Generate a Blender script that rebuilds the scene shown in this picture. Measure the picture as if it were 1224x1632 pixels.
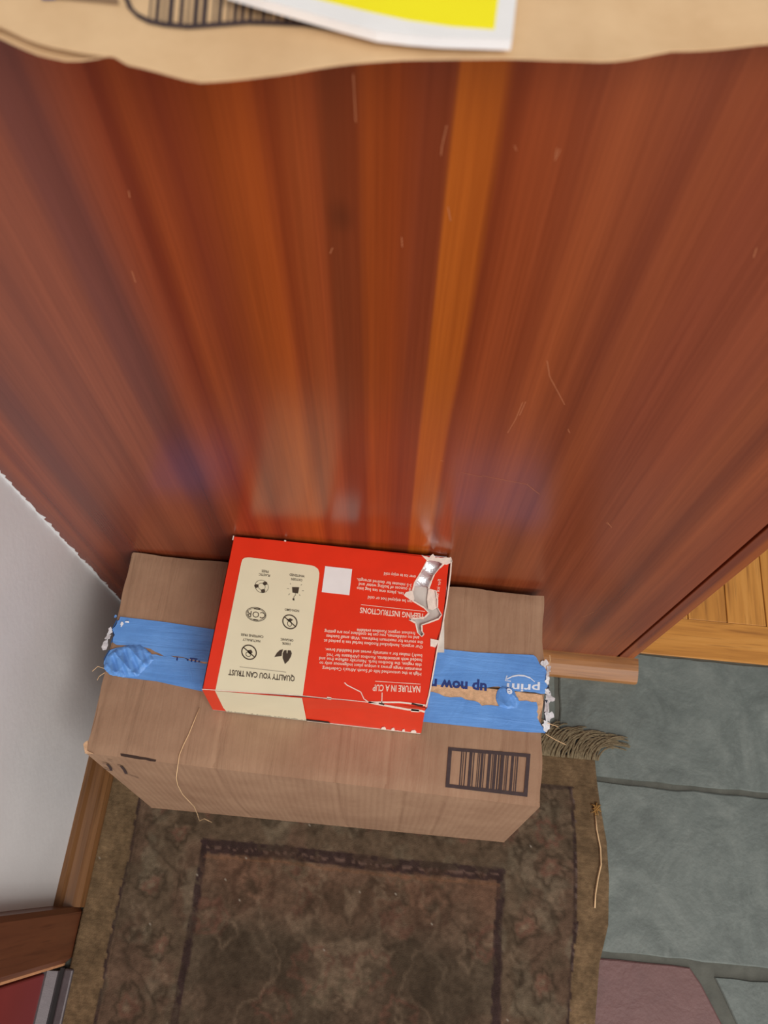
import bpy, bmesh, math, random
import numpy as np
from mathutils import Vector, Matrix
from mathutils.geometry import tessellate_polygon

for o in list(bpy.data.objects): bpy.data.objects.remove(o)
scene = bpy.context.scene
COL = scene.collection
random.seed(7)

# ------------------------------------------------------------------ camera
FPX, CX, CY = 1270.0, 612.0, 816.0
CAM = Vector((0.0, -0.29723, 1.05))
RT = Vector((0.99542861, 0.09478149, 0.0117622))
UP = Vector((-0.09126759, 0.90769592, 0.40958314))
FW = Vector((-0.0281444, 0.40878428, -0.91219696))
cd = bpy.data.cameras.new('camera')
cam = bpy.data.objects.new('camera', cd); COL.objects.link(cam)
cam.matrix_world = Matrix(((RT.x, UP.x, -FW.x, CAM.x), (RT.y, UP.y, -FW.y, CAM.y), (RT.z, UP.z, -FW.z, CAM.z), (0, 0, 0, 1)))
cd.sensor_fit = 'VERTICAL'; cd.sensor_height = 36.0; cd.lens = FPX / 1632 * 36.0
cd.clip_start = 0.01; cd.clip_end = 50
cd.dof.use_dof = True; cd.dof.focus_distance = 0.80; cd.dof.aperture_fstop = 9.0
scene.camera = cam

# ------------------------------------------------------------------ light
w = bpy.data.worlds.new('world'); scene.world = w; w.use_nodes = True
bg = w.node_tree.nodes['Background']
bg.inputs[0].default_value = (0.95, 0.97, 1.0, 1); bg.inputs[1].default_value = 0.36
def area(name, loc, target, sx, sy, power, col):
    l = bpy.data.lights.new(name, 'AREA'); l.shape = 'RECTANGLE'; l.size = sx; l.size_y = sy
    l.energy = power; l.color = col
    o = bpy.data.objects.new(name, l); COL.objects.link(o); o.location = loc
    o.rotation_euler = (Vector(target) - Vector(loc)).to_track_quat('-Z', 'Y').to_euler()
    return o
area('ceiling_daylight', (1.0, -1.3, 2.3), (0.0, -0.15, 0.2), 1.1, 1.1, 34, (1.0, 0.97, 0.92))
area('front_fill', (0.9, -2.9, 1.25), (0.0, 0.0, 0.3), 1.5, 1.4, 34, (1.0, 0.97, 0.94))  # unseen fill lamp, added to brighten the faces turned to the camera
vs = scene.view_settings
vs.view_transform = 'Standard'; vs.look = 'None'; vs.gamma = 1.0; vs.exposure = 0.0; vs.use_curve_mapping = False

# ------------------------------------------------------------------ helpers
def ray(u, v): return FW + RT * ((u - CX) / FPX) - UP * ((v - CY) / FPX)
def pz(u, v, z):                       # pixel -> point on the level plane at height z
    d = ray(u, v); return CAM + d * ((z - CAM.z) / d.z)
def py(u, v, y):                       # pixel -> point on the upright plane y
    d = ray(u, v); return CAM + d * ((y - CAM.y) / d.y)
def lin(c): c /= 255.0; return c / 12.92 if c <= 0.04045 else ((c + 0.055) / 1.055) ** 2.4
def C(r, g, b, k=1.0): return (min(lin(r) * k, 1), min(lin(g) * k, 1), min(lin(b) * k, 1), 1.0)

def mesh_obj(name, verts, faces, mat=None, parent=None, smooth=False):
    me = bpy.data.meshes.new(name); me.from_pydata([tuple(v) for v in verts], [], faces); me.update()
    bm = bmesh.new(); bm.from_mesh(me); bmesh.ops.recalc_face_normals(bm, faces=bm.faces); bm.to_mesh(me); bm.free()
    if smooth:
        for p in me.polygons: p.use_smooth = True
    o = bpy.data.objects.new(name, me); COL.objects.link(o)
    if mat: me.materials.append(mat)
    if parent: o.parent = parent
    return o
def empty(name, loc=(0, 0, 0)):
    o = bpy.data.objects.new(name, None); COL.objects.link(o); o.empty_display_size = 0.05
    return o                            # parts are given in world coordinates
def tag(o, label, cat, group=None, kind=None):
    o['label'] = label; o['category'] = cat
    if group: o['group'] = group
    if kind: o['kind'] = kind
    return o
class MB:
    def __init__(s): s.v = []; s.f = []
    def add(s, v, f):
        n = len(s.v); s.v += [Vector(p) for p in v]; s.f += [tuple(i + n for i in q) for q in f]; return s
    def box(s, a, b):
        (x0, y0, z0), (x1, y1, z1) = a, b
        return s.add([(x0,y0,z0),(x1,y0,z0),(x1,y1,z0),(x0,y1,z0),(x0,y0,z1),(x1,y0,z1),(x1,y1,z1),(x0,y1,z1)],
                     [(0,3,2,1),(4,5,6,7),(0,1,5,4),(1,2,6,5),(2,3,7,6),(3,0,4,7)])
    def prism(s, pts, d, holes=()):     # planar outline (3D points) pushed along the vector d
        d = Vector(d); loops = [[Vector(p) for p in pts]] + [[Vector(p) for p in h] for h in holes]
        tri = tessellate_polygon(loops); flat = [p for l in loops for p in l]; n = len(flat)
        f = [tuple(t) for t in tri] + [tuple(i + n for i in t) for t in tri]
        k = 0
        for l in loops:
            m = len(l)
            for i in range(m):
                a, b = k + i, k + (i + 1) % m; f.append((a, b, b + n, a + n))
            k += m
        return s.add(flat + [p + d for p in flat], f)
    def tube(s, pts, r, seg=6, taper=None):
        pts = [Vector(p) for p in pts]; v = []; f = []
        for i, p in enumerate(pts):
            t = (pts[min(i+1, len(pts)-1)] - pts[max(i-1, 0)]).normalized()
            a = t.cross(Vector((0, 0, 1)));
            if a.length < 1e-4: a = t.cross(Vector((1, 0, 0)))
            a.normalize(); b = t.cross(a)
            rr = r * (taper(i / (len(pts)-1)) if taper else 1)
            for k in range(seg):
                q = 2 * math.pi * k / seg; v.append(p + (a * math.cos(q) + b * math.sin(q)) * rr)
        for i in range(len(pts) - 1):
            for k in range(seg):
                k2 = (k + 1) % seg; f.append((i*seg+k, i*seg+k2, (i+1)*seg+k2, (i+1)*seg+k))
        f.append(tuple(range(seg))); f.append(tuple(range((len(pts)-1)*seg, len(pts)*seg)))
        return s.add(v, f)
    def stroke(s, pts, wd, z, t=0.00012, closed=False):   # flat ribbon on a level plane
        pts = [Vector((p[0], p[1], 0)) for p in pts]; n = len(pts); l = []; r = []
        for i, p in enumerate(pts):
            a = pts[(i+1) % n] if (closed or i < n-1) else p
            b = pts[(i-1) % n] if (closed or i > 0) else p
            d = (a - b).normalized(); q = Vector((-d.y, d.x, 0)) * wd / 2
            l.append(p + q); r.append(p - q)
        for i in range(n if closed else n - 1):
            j = (i + 1) % n
            s.add([(l[i].x,l[i].y,z),(r[i].x,r[i].y,z),(r[j].x,r[j].y,z),(l[j].x,l[j].y,z)], [(0,1,2,3)])
        return s
    def build(s, name, mat, parent=None, smooth=False, bevel=0, seg=2):
        o = mesh_obj(name, s.v, s.f, mat, parent, smooth)
        if bevel:
            m = o.modifiers.new('bevel', 'BEVEL'); m.width = bevel; m.segments = seg; m.limit_method = 'ANGLE'
        return o

# ------------------------------------------------------------------ materials
class NT:
    def __init__(s, name, rough=0.5, spec=0.5):
        s.m = bpy.data.materials.new(name); s.m.use_nodes = True; s.t = s.m.node_tree
        s.b = s.t.nodes['Principled BSDF']; s.b.inputs['Roughness'].default_value = rough
        s.b.inputs['Specular IOR Level'].default_value = spec
    def n(s, ty, **kw):
        q = s.t.nodes.new(ty)
        for k, v in kw.items(): setattr(q, k, v)
        return q
    def l(s, a, b): s.t.links.new(a, b)
    def obj(s, scale=(1, 1, 1), offs=None):
        tc = s.n('ShaderNodeTexCoord'); mp = s.n('ShaderNodeMapping'); mp.inputs['Scale'].default_value = scale
        if offs:
            oi = s.n('ShaderNodeObjectInfo'); m = s.n('ShaderNodeVectorMath', operation='ADD')
            sc = s.n('ShaderNodeVectorMath', operation='SCALE'); sc.inputs[0].default_value = (offs, offs * .7, offs * .3)
            s.l(oi.outputs['Random'], sc.inputs['Scale']); s.l(tc.outputs['Object'], m.inputs[0]); s.l(sc.outputs[0], m.inputs[1])
            s.l(m.outputs[0], mp.inputs['Vector'])
        else: s.l(tc.outputs['Object'], mp.inputs['Vector'])
        return mp.outputs[0]
    def noise(s, vec, scale=5, detail=4, rough=0.5, dist=0):
        q = s.n('ShaderNodeTexNoise'); q.inputs['Scale'].default_value = scale; q.inputs['Detail'].default_value = detail
        q.inputs['Roughness'].default_value = rough; q.inputs['Distortion'].default_value = dist
        s.l(vec, q.inputs['Vector']); return q.outputs['Fac']
    def ramp(s, fac, stops, interp='LINEAR'):
        q = s.n('ShaderNodeValToRGB'); cr = q.color_ramp; cr.interpolation = interp
        while len(cr.elements) > 1: cr.elements.remove(cr.elements[-1])
        cr.elements[0].position = stops[0][0]; cr.elements[0].color = stops[0][1]
        for p, c in stops[1:]:
            e = cr.elements.new(p); e.color = c
        s.l(fac, q.inputs[0]); return q.outputs[0]
    def mix(s, fac, a, b, mode='MIX'):
        q = s.n('ShaderNodeMix', data_type='RGBA', blend_type=mode)
        if isinstance(fac, (int, float)): q.inputs[0].default_value = fac
        else: s.l(fac, q.inputs[0])
        for i, x in ((6, a), (7, b)):
            if isinstance(x, tuple): q.inputs[i].default_value = x
            else: s.l(x, q.inputs[i])
        return q.outputs[2]
    def math(s, op, a, b=None):
        q = s.n('ShaderNodeMath', operation=op)
        for i, x in ((0, a), (1, b)):
            if x is None: continue
            if isinstance(x, (int, float)): q.inputs[i].default_value = x
            else: s.l(x, q.inputs[i])
        return q.outputs[0]
    def color(s, c):
        if isinstance(c, tuple): s.b.inputs['Base Color'].default_value = c
        else: s.l(c, s.b.inputs['Base Color'])
    def bump(s, h, strength=0.2, dist=0.001):
        q = s.n('ShaderNodeBump'); q.inputs['Strength'].default_value = strength; q.inputs['Distance'].default_value = dist
        s.l(h, q.inputs['Height']); s.l(q.outputs[0], s.b.inputs['Normal']); return q

def plain(name, c, rough=0.6, var=0.12, scale=60, bump=0.0, metal=0.0, spec=0.5):
    t = NT(name, rough, spec); v = t.obj()
    f = t.noise(v, scale, 4); k0 = tuple(x * (1 - var) for x in c[:3]) + (1,); k1 = tuple(min(1, x * (1 + var)) for x in c[:3]) + (1,)
    t.color(t.ramp(f, [(0.3, k0), (0.7, k1)])); t.b.inputs['Metallic'].default_value = metal
    if bump: t.bump(t.noise(v, scale * 6, 5), bump)
    return t.m

M = {}
# mahogany veneer: bands across x, drawn out along the height
YP = -0.012
def veneer():
    t = NT('mahogany_veneer', 0.3, 0.5)
    bands = [(-60, 118,58,38), (0,128,64,40), (55,120,58,36), (80,98,46,36), (125,96,46,36), (150,122,58,36), (190,132,60,32), (222,116,46,24), (250,142,66,30), (292,114,48,26), (335,136,62,28),
             (375,152,72,26), (410,154,72,24), (442,126,54,22), (475,136,64,28), (505,132,60,28), (535,104,48,24), (570,112,50,24), (590,146,68,24), (630,140,62,22), (665,116,52,28),
             (703,118,54,28), (714,166,86,24), (768,164,84,24), (784,120,52,24), (830,134,62,30), (900,124,58,30), (975,142,72,38), (1050,116,56,32), (1105,140,72,40), (1180,126,62,38), (1290,132,66,40)]
    x0, x1 = -0.36, 0.32
    stops = []
    for u, r, g, b in bands:
        x = py(u, 330, YP).x
        stops.append((x, C(r, g, b, VG)))
    # widen the outermost bands to the panel ends
    lo, hi = stops[0][0], stops[-1][0]
    seq = [((x - lo) / (hi - lo), c) for x, c in stops]
    tc = t.n('ShaderNodeTexCoord'); sp = t.n('ShaderNodeSeparateXYZ'); t.l(tc.outputs['Object'], sp.inputs[0])
    slow = t.noise(t.obj((9, 1, 1.1)), 1.0, 2); med = t.noise(t.obj((55, 1, 1.6)), 1.0, 3)
    xx = t.math('ADD', sp.outputs['X'], t.math('MULTIPLY', t.math('SUBTRACT', slow, 0.5), 0.018))
    xx = t.math('ADD', xx, t.math('MULTIPLY', t.math('SUBTRACT', med, 0.5), 0.010))
    # mirrored repeat beyond the matched stretch
    u = t.math('DIVIDE', t.math('SUBTRACT', xx, lo), hi - lo)
    pp = t.math('PINGPONG', u, 1.0)
    c = t.ramp(pp, seq)
    fine = t.noise(t.obj((420, 420, 5)), 1.0, 5, 0.65)
    c = t.mix(t.ramp(fine, [(0.35, (0, 0, 0, 1)), (0.75, (1, 1, 1, 1))]), c, t.mix(1.0, c, (0.72, 0.66, 0.6, 1), 'MULTIPLY'))
    mott = t.noise(t.obj((16, 16, 5)), 1.0, 4, 0.6)
    c = t.mix(t.math('MULTIPLY', mott, 0.35), c, C(120, 52, 28, VG))
    bandn = t.noise(t.obj((46, 1, 0.9)), 1.0, 3, 0.6)
    c = t.mix(1.0, c, t.ramp(bandn, [(0.30, (.82, .79, .79, 1)), (0.5, (1, 1, 1, 1)), (0.70, (1.16, 1.2, 1.16, 1))]), 'MULTIPLY')
    kp = py(543, 345, YP); kv = t.obj((1 / .010, 0.01, 1 / .016)); km = t.n('ShaderNodeVectorMath', operation='SUBTRACT'); km.inputs[1].default_value = (kp.x / .010, kp.y * .01, kp.z / .016)
    kl = t.n('ShaderNodeVectorMath', operation='LENGTH'); t.l(kv, km.inputs[0]); t.l(km.outputs[0], kl.inputs[0])
    c = t.mix(t.ramp(kl.outputs['Value'], [(0.0, (.4,) * 3 + (1,)), (1.0, (0, 0, 0, 1))], 'EASE'), c, C(70, 34, 20))
    t.color(c)
    r = t.ramp(t.noise(t.obj((6, 6, 4)), 1.0, 4), [(0.3, (.19,) * 3 + (1,)), (0.75, (.27,) * 3 + (1,))])
    t.l(r, t.b.inputs['Roughness'])
    t.bump(fine, 0.03, 0.0004)
    return t.m
VG = 1.13
M['veneer'] = veneer()

def oak(name, c0, c1, c2, k):
    t = NT(name, 0.38, 0.45); v = t.obj((2.2, 38, 38), 3.0)
    f = t.noise(v, 1.6, 6, 0.62, 0.6); g = t.noise(t.obj((14, 320, 320), 3.0), 1.0, 3)
    c = t.ramp(f, [(0.25, C(*c0, k)), (0.5, C(*c1, k)), (0.78, C(*c2, k))])
    c = t.mix(t.ramp(g, [(0.55, (0, 0, 0, 1)), (0.72, (.6, .6, .6, 1))]), c, C(*c0, k * .7))
    t.color(c); t.bump(g, 0.08, 0.0005); return t.m
M['oak'] = oak('honey_oak', (146, 92, 36), (190, 130, 56), (208, 150, 76), 1.15)
M['oak_trim'] = oak('oak_moulding', (120, 76, 40), (160, 108, 60), (178, 128, 78), 1.1)
M['oak_shaded'] = oak('shaded_oak_moulding', (92, 60, 34), (116, 78, 46), (134, 94, 58), 1.0)  # same oak as the other moulding, with shade put into its colour
M['casing'] = oak('mahogany_casing', (84, 46, 30), (98, 56, 36), (112, 66, 42), 1.15)
M['casing_edge'] = plain('worn_casing_edge', C(196, 140, 100, 1.2), 0.6)

def slate(name, a, b, c, k):
    t = NT(name, 0.55, 0.4); v = t.obj((1, 1, 1), 9.0)
    f = t.noise(v, 11, 10, 0.68, 1.4); g = t.noise(v, 46, 6, 0.65, 0.6)
    col = t.ramp(f, [(0.28, C(*a, k)), (0.5, C(*b, k)), (0.72, C(*c, k))])
    col = t.mix(t.ramp(g, [(0.5, (0, 0, 0, 1)), (0.8, (.5, .5, .5, 1))]), col, C(*c, k * 1.15))
    t.color(col)
    q = t.math('ADD', t.noise(v, 26, 7, 0.6, 0.5), t.math('MULTIPLY', t.noise(v, 240, 3), 0.25))
    t.bump(q, 0.5, 0.0035); return t.m
M['slate'] = slate('green_slate', (80, 86, 82), (99, 106, 101), (118, 124, 118), 1.1)
M['slate_purple'] = slate('purple_slate', (104, 74, 72), (112, 80, 77), (118, 86, 83), 1.0)
M['grout'] = plain('grout', C(92, 93, 85, 1.0), 0.9, 0.18, 60, 0.3)

def wallmat():
    t = NT('white_wall_paint', 0.55, 0.35); v = t.obj()
    t.color(t.ramp(t.noise(v, 7, 5), [(0.3, (0.71, 0.70, 0.70, 1)), (0.7, (0.79, 0.785, 0.785, 1))]))
    t.bump(t.noise(v, 130, 4), 0.12, 0.002); return t.m
M['wall'] = wallmat()

def cardboard(name, axis, k, flute=True, base=((141,110,87),(157,126,101))):
    t = NT(name, 0.75, 0.25); v = t.obj()
    f = t.noise(v, 22, 6, 0.6); fib = t.noise(t.obj((300, 40, 300)), 1.0, 4)
    c = t.ramp(f, [(0.3, C(*base[0], k)), (0.7, C(*base[1], k))])
    c = t.mix(t.math('MULTIPLY', fib, 0.25), c, C(120, 92, 72, k))
    t.color(c)
    tc = t.n('ShaderNodeTexCoord'); sp = t.n('ShaderNodeSeparateXYZ'); t.l(tc.outputs['Object'], sp.inputs[0])
    wob = t.noise(t.obj((6, 6, 6)), 1.0, 3)
    wv = t.math('SINE', t.math('MULTIPLY', t.math('ADD', sp.outputs[axis], t.math('MULTIPLY', wob, 0.004)), 2 * math.pi / 0.0066))
    big = t.noise(t.obj((48, 5, 5)), 1.0, 4, 0.6, 0.5)
    h = t.math('ADD', t.math('MULTIPLY', wv, 0.07 if flute else 0.03), t.math('MULTIPLY', big, 1.9 if not flute else 0.9))
    h = t.math('ADD', h, t.math('MULTIPLY', t.noise(v, 400, 3), 0.12))
    t.bump(h, 0.55, 0.0028); return t.m
CK = 1.22
M['card_top'] = cardboard('cardboard_flap', 'X', CK, False)
M['card_side'] = cardboard('cardboard_side', 'X', CK, True)
M['card_torn'] = plain('cardboard_torn_ply', C(188, 152, 118, 1.35), 0.9, 0.2, 220, 0.6)
M['card_dark'] = plain('cardboard_inner_shadow_slot', C(60, 42, 34), 0.9)
M['ink'] = plain('dark_print_ink', C(62, 46, 46), 0.7, 0.2, 200)

def tapemat():
    t = NT('blue_paper_tape', 0.42, 0.45); v = t.obj()
    t.color(t.ramp(t.noise(v, 30, 5), [(0.3, C(80, 130, 194, 1.25)), (0.7, C(96, 147, 210, 1.25))]))
    h = t.math('ADD', t.noise(t.obj((10, 120, 10)), 1.0, 4, 0.6, 0.6), t.math('MULTIPLY', t.noise(t.obj((50, 30, 10)), 1.0, 4, .6, 1.2), 0.8))
    t.bump(h, 0.5, 0.0018); return t.m
M['tape'] = tapemat()
M['tape_text'] = plain('navy_tape_print', C(30, 52, 120), 0.5)
M['tape_white'] = plain('white_tape_print', C(225, 232, 244), 0.5)
M['fuzz'] = plain('torn_paper_fuzz', C(225, 225, 228), 0.9, 0.15, 300, 0.5)
M['red'] = plain('red_carton_print', C(222, 50, 22, 1.12), 0.36, 0.05, 40, 0.03)
M['red_edge'] = plain('worn_red_fold', C(236, 128, 100, 1.1), 0.6)
M['cream'] = plain('cream_carton_print', C(224, 217, 186, 1.12), 0.36, 0.02, 40)
M['white_print'] = plain('pale_pink_print', C(250, 214, 196, 1.1), 0.5)
M['white_paper'] = plain('white_paper', C(232, 230, 228, 1.1), 0.6, 0.03)
M['torn_white'] = plain('torn_white_carton', C(236, 222, 208, 1.1), 0.9, 0.08, 250, 0.4)
M['carton_inner'] = plain('grey_carton_inside', C(196, 190, 182, 1.15), 0.8, 0.08, 120)
M['brown_print'] = plain('dark_brown_print', C(70, 58, 44), 0.55, 0.08)
M['grey_line'] = plain('grey_rule_print', C(176, 170, 148), 0.6)
def foil():
    t = NT('silver_foil', 0.25); t.color((0.85, 0.85, 0.87, 1)); t.b.inputs['Metallic'].default_value = 0.45
    v = t.obj(); t.bump(t.noise(v, 60, 3, 0.5, 1.0), 0.5, 0.004); return t.m
M['foil'] = foil()
def kraft():
    t = NT('kraft_paper', 0.7, 0.3); v = t.obj()
    t.color(t.ramp(t.noise(v, 26, 6, 0.6), [(0.3, C(192, 158, 118, 1.25)), (0.7, C(208, 176, 136, 1.25))]))
    t.bump(t.math('ADD', t.noise(t.obj((30, 14, 14)), 1.0, 4), t.math('MULTIPLY', t.noise(v, 350, 3), 0.1)), 0.35, 0.003); return t.m
M['kraft'] = kraft()
M['yellow'] = plain('yellow_print', C(255, 218, 0, 1.25), 0.5, 0.02)
M['red_door'] = plain('red_door_paint', C(112, 40, 40, 1.5), 0.4, 0.06, 20)
M['metal_dark'] = plain('dark_grey_threshold', C(84, 76, 78, 1.2), 0.45, 0.1, 120, 0.1, 0.3)
M['gap_dark'] = plain('black_gap', C(34, 28, 28), 0.7)
M['brass'] = plain('brass', C(190, 150, 80), 0.3, 0.05, 40, 0, 0.9)
M['fringe'] = plain('olive_fringe_yarn', C(112, 98, 74, 1.1), 0.95, 0.25, 300)
M['thread'] = plain('tan_thread', C(205, 172, 130, 1.2), 0.9)
M['scratch'] = plain('pale_scratch', C(190, 120, 80, 1.0), 0.7)

# ------------------------------------------------------------------ floor
Z0 = 0.0
fl = MB().box((-0.36, -1.9, -0.05), (1.9, 1.3, -0.0025)).build('floor', M['grout'])
tag(fl, 'green slate flagstones meeting orange oak parquet behind the brown cabinet', 'floor', kind='structure')
def rough_outline(pts, amp=0.0012, step=0.02):
    out = []
    n = len(pts)
    for i in range(n):
        a, b = Vector(pts[i]), Vector(pts[(i + 1) % n]); L = (b - a).length; k = max(1, int(L / step))
        nrm = Vector((-(b - a).y, (b - a).x)).normalized()
        for j in range(k):
            p = a + (b - a) * j / k
            out.append(p + nrm * (random.uniform(-amp, amp) if j else 0))
    return out
def flagstone(pts, mat, inset=0.0016):
    o2 = rough_outline([Vector(p) for p in pts]); n = len(o2); c = sum(o2, Vector((0, 0))) / n
    top = [p + (c - p).normalized() * inset for p in o2]
    tri = tessellate_polygon([[Vector((p.x, p.y, 0)) for p in top]])
    v = [(p.x, p.y, 0.0) for p in top] + [(p.x, p.y, -0.0012) for p in o2] + [(p.x, p.y, -0.012) for p in o2]
    f = [tuple(t) for t in tri]
    for i in range(n):
        j = (i + 1) % n; f += [(i, j, j + n, i + n), (i + n, j + n, j + 2 * n, i + 2 * n)]
    return mesh_obj('flagstone', v, f, mat, fl)
g = 0.0035
y1 = (pz(951, 1241, 0).y + pz(1224, 1269, 0).y) / 2; y2 = (pz(964, 1523, 0).y + pz(1224, 1547, 0).y) / 2
flagstone([(0.222, -0.001), (0.86, -0.001), (0.86, y1 + g), (0.222, y1 + g)], M['slate'])
flagstone([(-0.10, -0.001), (0.215, -0.001), (0.215, y1 + g), (-0.10, y1 + g)], M['slate'])
flagstone([(-0.358, -0.001), (-0.107, -0.001), (-0.107, y1 + g), (-0.358, y1 + g)], M['slate_purple'])
flagstone([(0.867, -0.001), (1.4, -0.001), (1.4, y1 + g), (0.867, y1 + g)], M['slate_purple'])
flagstone([(0.12, y1 - g), (0.70, y1 - g), (0.70, y2 + g), (0.12, y2 + g)], M['slate'])
flagstone([(-0.34, y1 - g), (0.113, y1 - g), (0.113, y2 + g), (-0.34, y2 + g)], M['slate'])
flagstone([(0.707, y1 - g), (1.4, y1 - g), (1.4, y2 + g), (0.707, y2 + g)], M['slate'])
pa, pb = pz(1100, 1545, 0), pz(1147, 1632, 0); sl = (pb.x - pa.x) / (pb.y - pa.y)
yb = -0.60
flagstone([(0.03, y2 - g - .001), (pa.x, y2 - g - .001), (pa.x + .012, y2 - .02), (pa.x + sl * (yb - pa.y), yb), (0.03, yb)], M['slate_purple'])
qa = pz(1140, 1565, 0); qb = pz(1172, 1632, 0); sq = (qb.x - qa.x) / (qb.y - qa.y)
flagstone([(qa.x, y2 - g - .008), (1.05, y2 - g), (1.05, yb), (qa.x + sq * (yb - qa.y), yb)], M['slate'])
flagstone([(1.057, y2 - g), (1.4, y2 - g), (1.4, yb), (1.057, yb)], M['slate_purple'])
flagstone([(-0.33, y2 - g), (0.023, y2 - g), (0.023, yb), (-0.33, yb)], M['slate'])
yy = yb - 0.007
for r in range(5):
    xa = -0.33; yn = yy - random.uniform(0.18, 0.26)
    while xa < 1.35:
        xb = min(1.4, xa + random.uniform(0.22, 0.46))
        flagstone([(xa, yn), (xb, yn), (xb, yy), (xa, yy)], M['slate_purple'] if random.random() < .3 else M['slate']); xa = xb + 0.007
    yy = yn - 0.007
# parquet: a border board, then fingers running away from it
def plank(cx, cy, L, W, rot):
    v = MB().box((-L/2, -W/2, -0.012), (L/2, W/2, 0.0008)).build('oak_plank', M['oak'], fl, bevel=0.0006, seg=1)
    v.location = (cx, cy, 0); v.rotation_euler.z = rot; return v
pe = (pz(1093, 987, 0).y + pz(1224, 999, 0).y) / 2
for xa, xb in ((0.24, 0.86), (0.861, 1.4)): plank((xa + xb) / 2, pe / 2 + .0006, xb - xa, pe - 0.0012, 0)
xj = pz(1157, 970, 0).x; fw = abs(pz(1219, 975, 0).x - xj)
for k in range(-3, 20):
    for r in range(4):
        plank(xj + (k + .5) * fw, pe + 0.3 * (r + .5), 0.2992, fw - 0.0012, math.pi / 2)

# ------------------------------------------------------------------ left wall, skirting, front door
XW = -0.359
wl = MB().box((XW - .12, -0.369, 0), (XW, 1.2, 2.5)).box((XW - .12, -1.9, 0), (XW, -1.40, 2.5)).box((XW - .12, -1.40, 2.1), (XW, -0.369, 2.5))
wl = wl.build('wall_left', M['wall']); tag(wl, 'white painted wall left of the cardboard box', 'wall', kind='structure')
# uneven edge of the wall paint where it laps onto the cabinet side
pts = []; z = 0.02; rr = random.Random(3)
while z < 2.0 and z < 0.86:
    pts.append((XW + 0.0012 + rr.random() ** 2 * 0.0042, YP - 0.0006, z)); z += rr.uniform(0.003, 0.008)
MB().prism([(XW, YP - .0006, .02)] + pts + [(XW, YP - .0006, .86)], (0, 0.0005, 0)).build('paint_edge', M['wall'], wl)
def profile_x(name, prof, x0, x1, mat, parent=None):      # (y, z) section run along x
    return MB().prism([(x0, y, z) for y, z in prof], (x1 - x0, 0, 0)).build(name, mat, parent)
bh = 0.036
pr = [(XW, 0.0), (XW + .026, 0.0), (XW + .026, 0.008), (XW + .0235, 0.016), (XW + .017, 0.024), (XW + .009, 0.030), (XW + .006, bh), (XW, bh)]
bb = MB().prism([(x, -0.369, z) for x, z in pr], (0, 0.325, 0)).build('baseboard_left', M['oak_shaded'])
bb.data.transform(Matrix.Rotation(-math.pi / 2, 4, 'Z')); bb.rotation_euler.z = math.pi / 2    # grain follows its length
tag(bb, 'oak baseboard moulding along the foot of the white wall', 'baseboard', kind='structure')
# door
door = MB().box((XW - .043, -1.36, 0.014), (XW + .002, -0.438, 2.06)).build('door_1', M['red_door'], bevel=0.002)
tag(door, 'dark red front door with brown wooden casing beside white wall', 'door', kind='structure')
cs = MB()
cs.prism([(XW, -0.369, 0), (XW + .019, -0.369, 0), (XW + .023, -0.374, 0), (XW + .023, -0.421, 0), (XW + .016, -0.4285, 0), (XW - .004, -0.431, 0), (XW - .004, -0.436, 0), (XW - .06, -0.436, 0), (XW - .06, -0.369, 0)], (0, 0, 2.13))
c1 = cs.build('casing', M['casing'], door)
c1.data.transform(Matrix.Rotation(math.pi / 2, 4, 'Y')); c1.rotation_euler.y = -math.pi / 2
rr = random.Random(5); ed = []
z = 0.0
cs2 = MB()
for k in range(60):
    z0 = k * 0.035; cs2.box((XW + .012 - rr.uniform(0, .002), -0.4302, z0), (XW + .0168, -0.4255 - rr.uniform(0, .0012), z0 + .0352))
cs2.build('worn_edge', M['casing_edge'], c1 and door)
MB().box((XW - .06, -1.43, 0), (XW + .023, -1.362, 2.13)).build('casing', M['casing'], door)
MB().box((XW - .06, -1.43, 2.062), (XW + .023, -0.369, 2.13)).build('casing', M['casing'], door)
MB().prism([(XW - .05, -1.36, 0), (XW + .0145, -1.36, 0), (XW + .0145, -1.36, .012), (XW + .004, -1.36, .017), (XW - .05, -1.36, .017)], (0, 0.925, 0)).build('threshold', M['metal_dark'], door)
MB().box((XW + .0145, -1.36, 0), (XW + .0195, -0.432, .006)).build('threshold_gap', M['gap_dark'], door)  # near-black strip drawn for the dark gap between the threshold strips
MB().box((XW + .0195, -1.36, 0), (XW + .030, -0.432, .008)).build('threshold_lip', M['metal_dark'], door, bevel=.002)
MB().tube([(XW + .002, -0.51, 1.0), (XW + .02, -0.51, 1.0), (XW + .03, -0.51, 1.0), (XW + .05, -0.51, 1.0), (XW + .062, -0.51, 1.0)], 0.028, 16, lambda s: [1, .4, .4, 1, .6][int(round(s * 4))]).build('door_knob', M['brass'], door, True)

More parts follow.
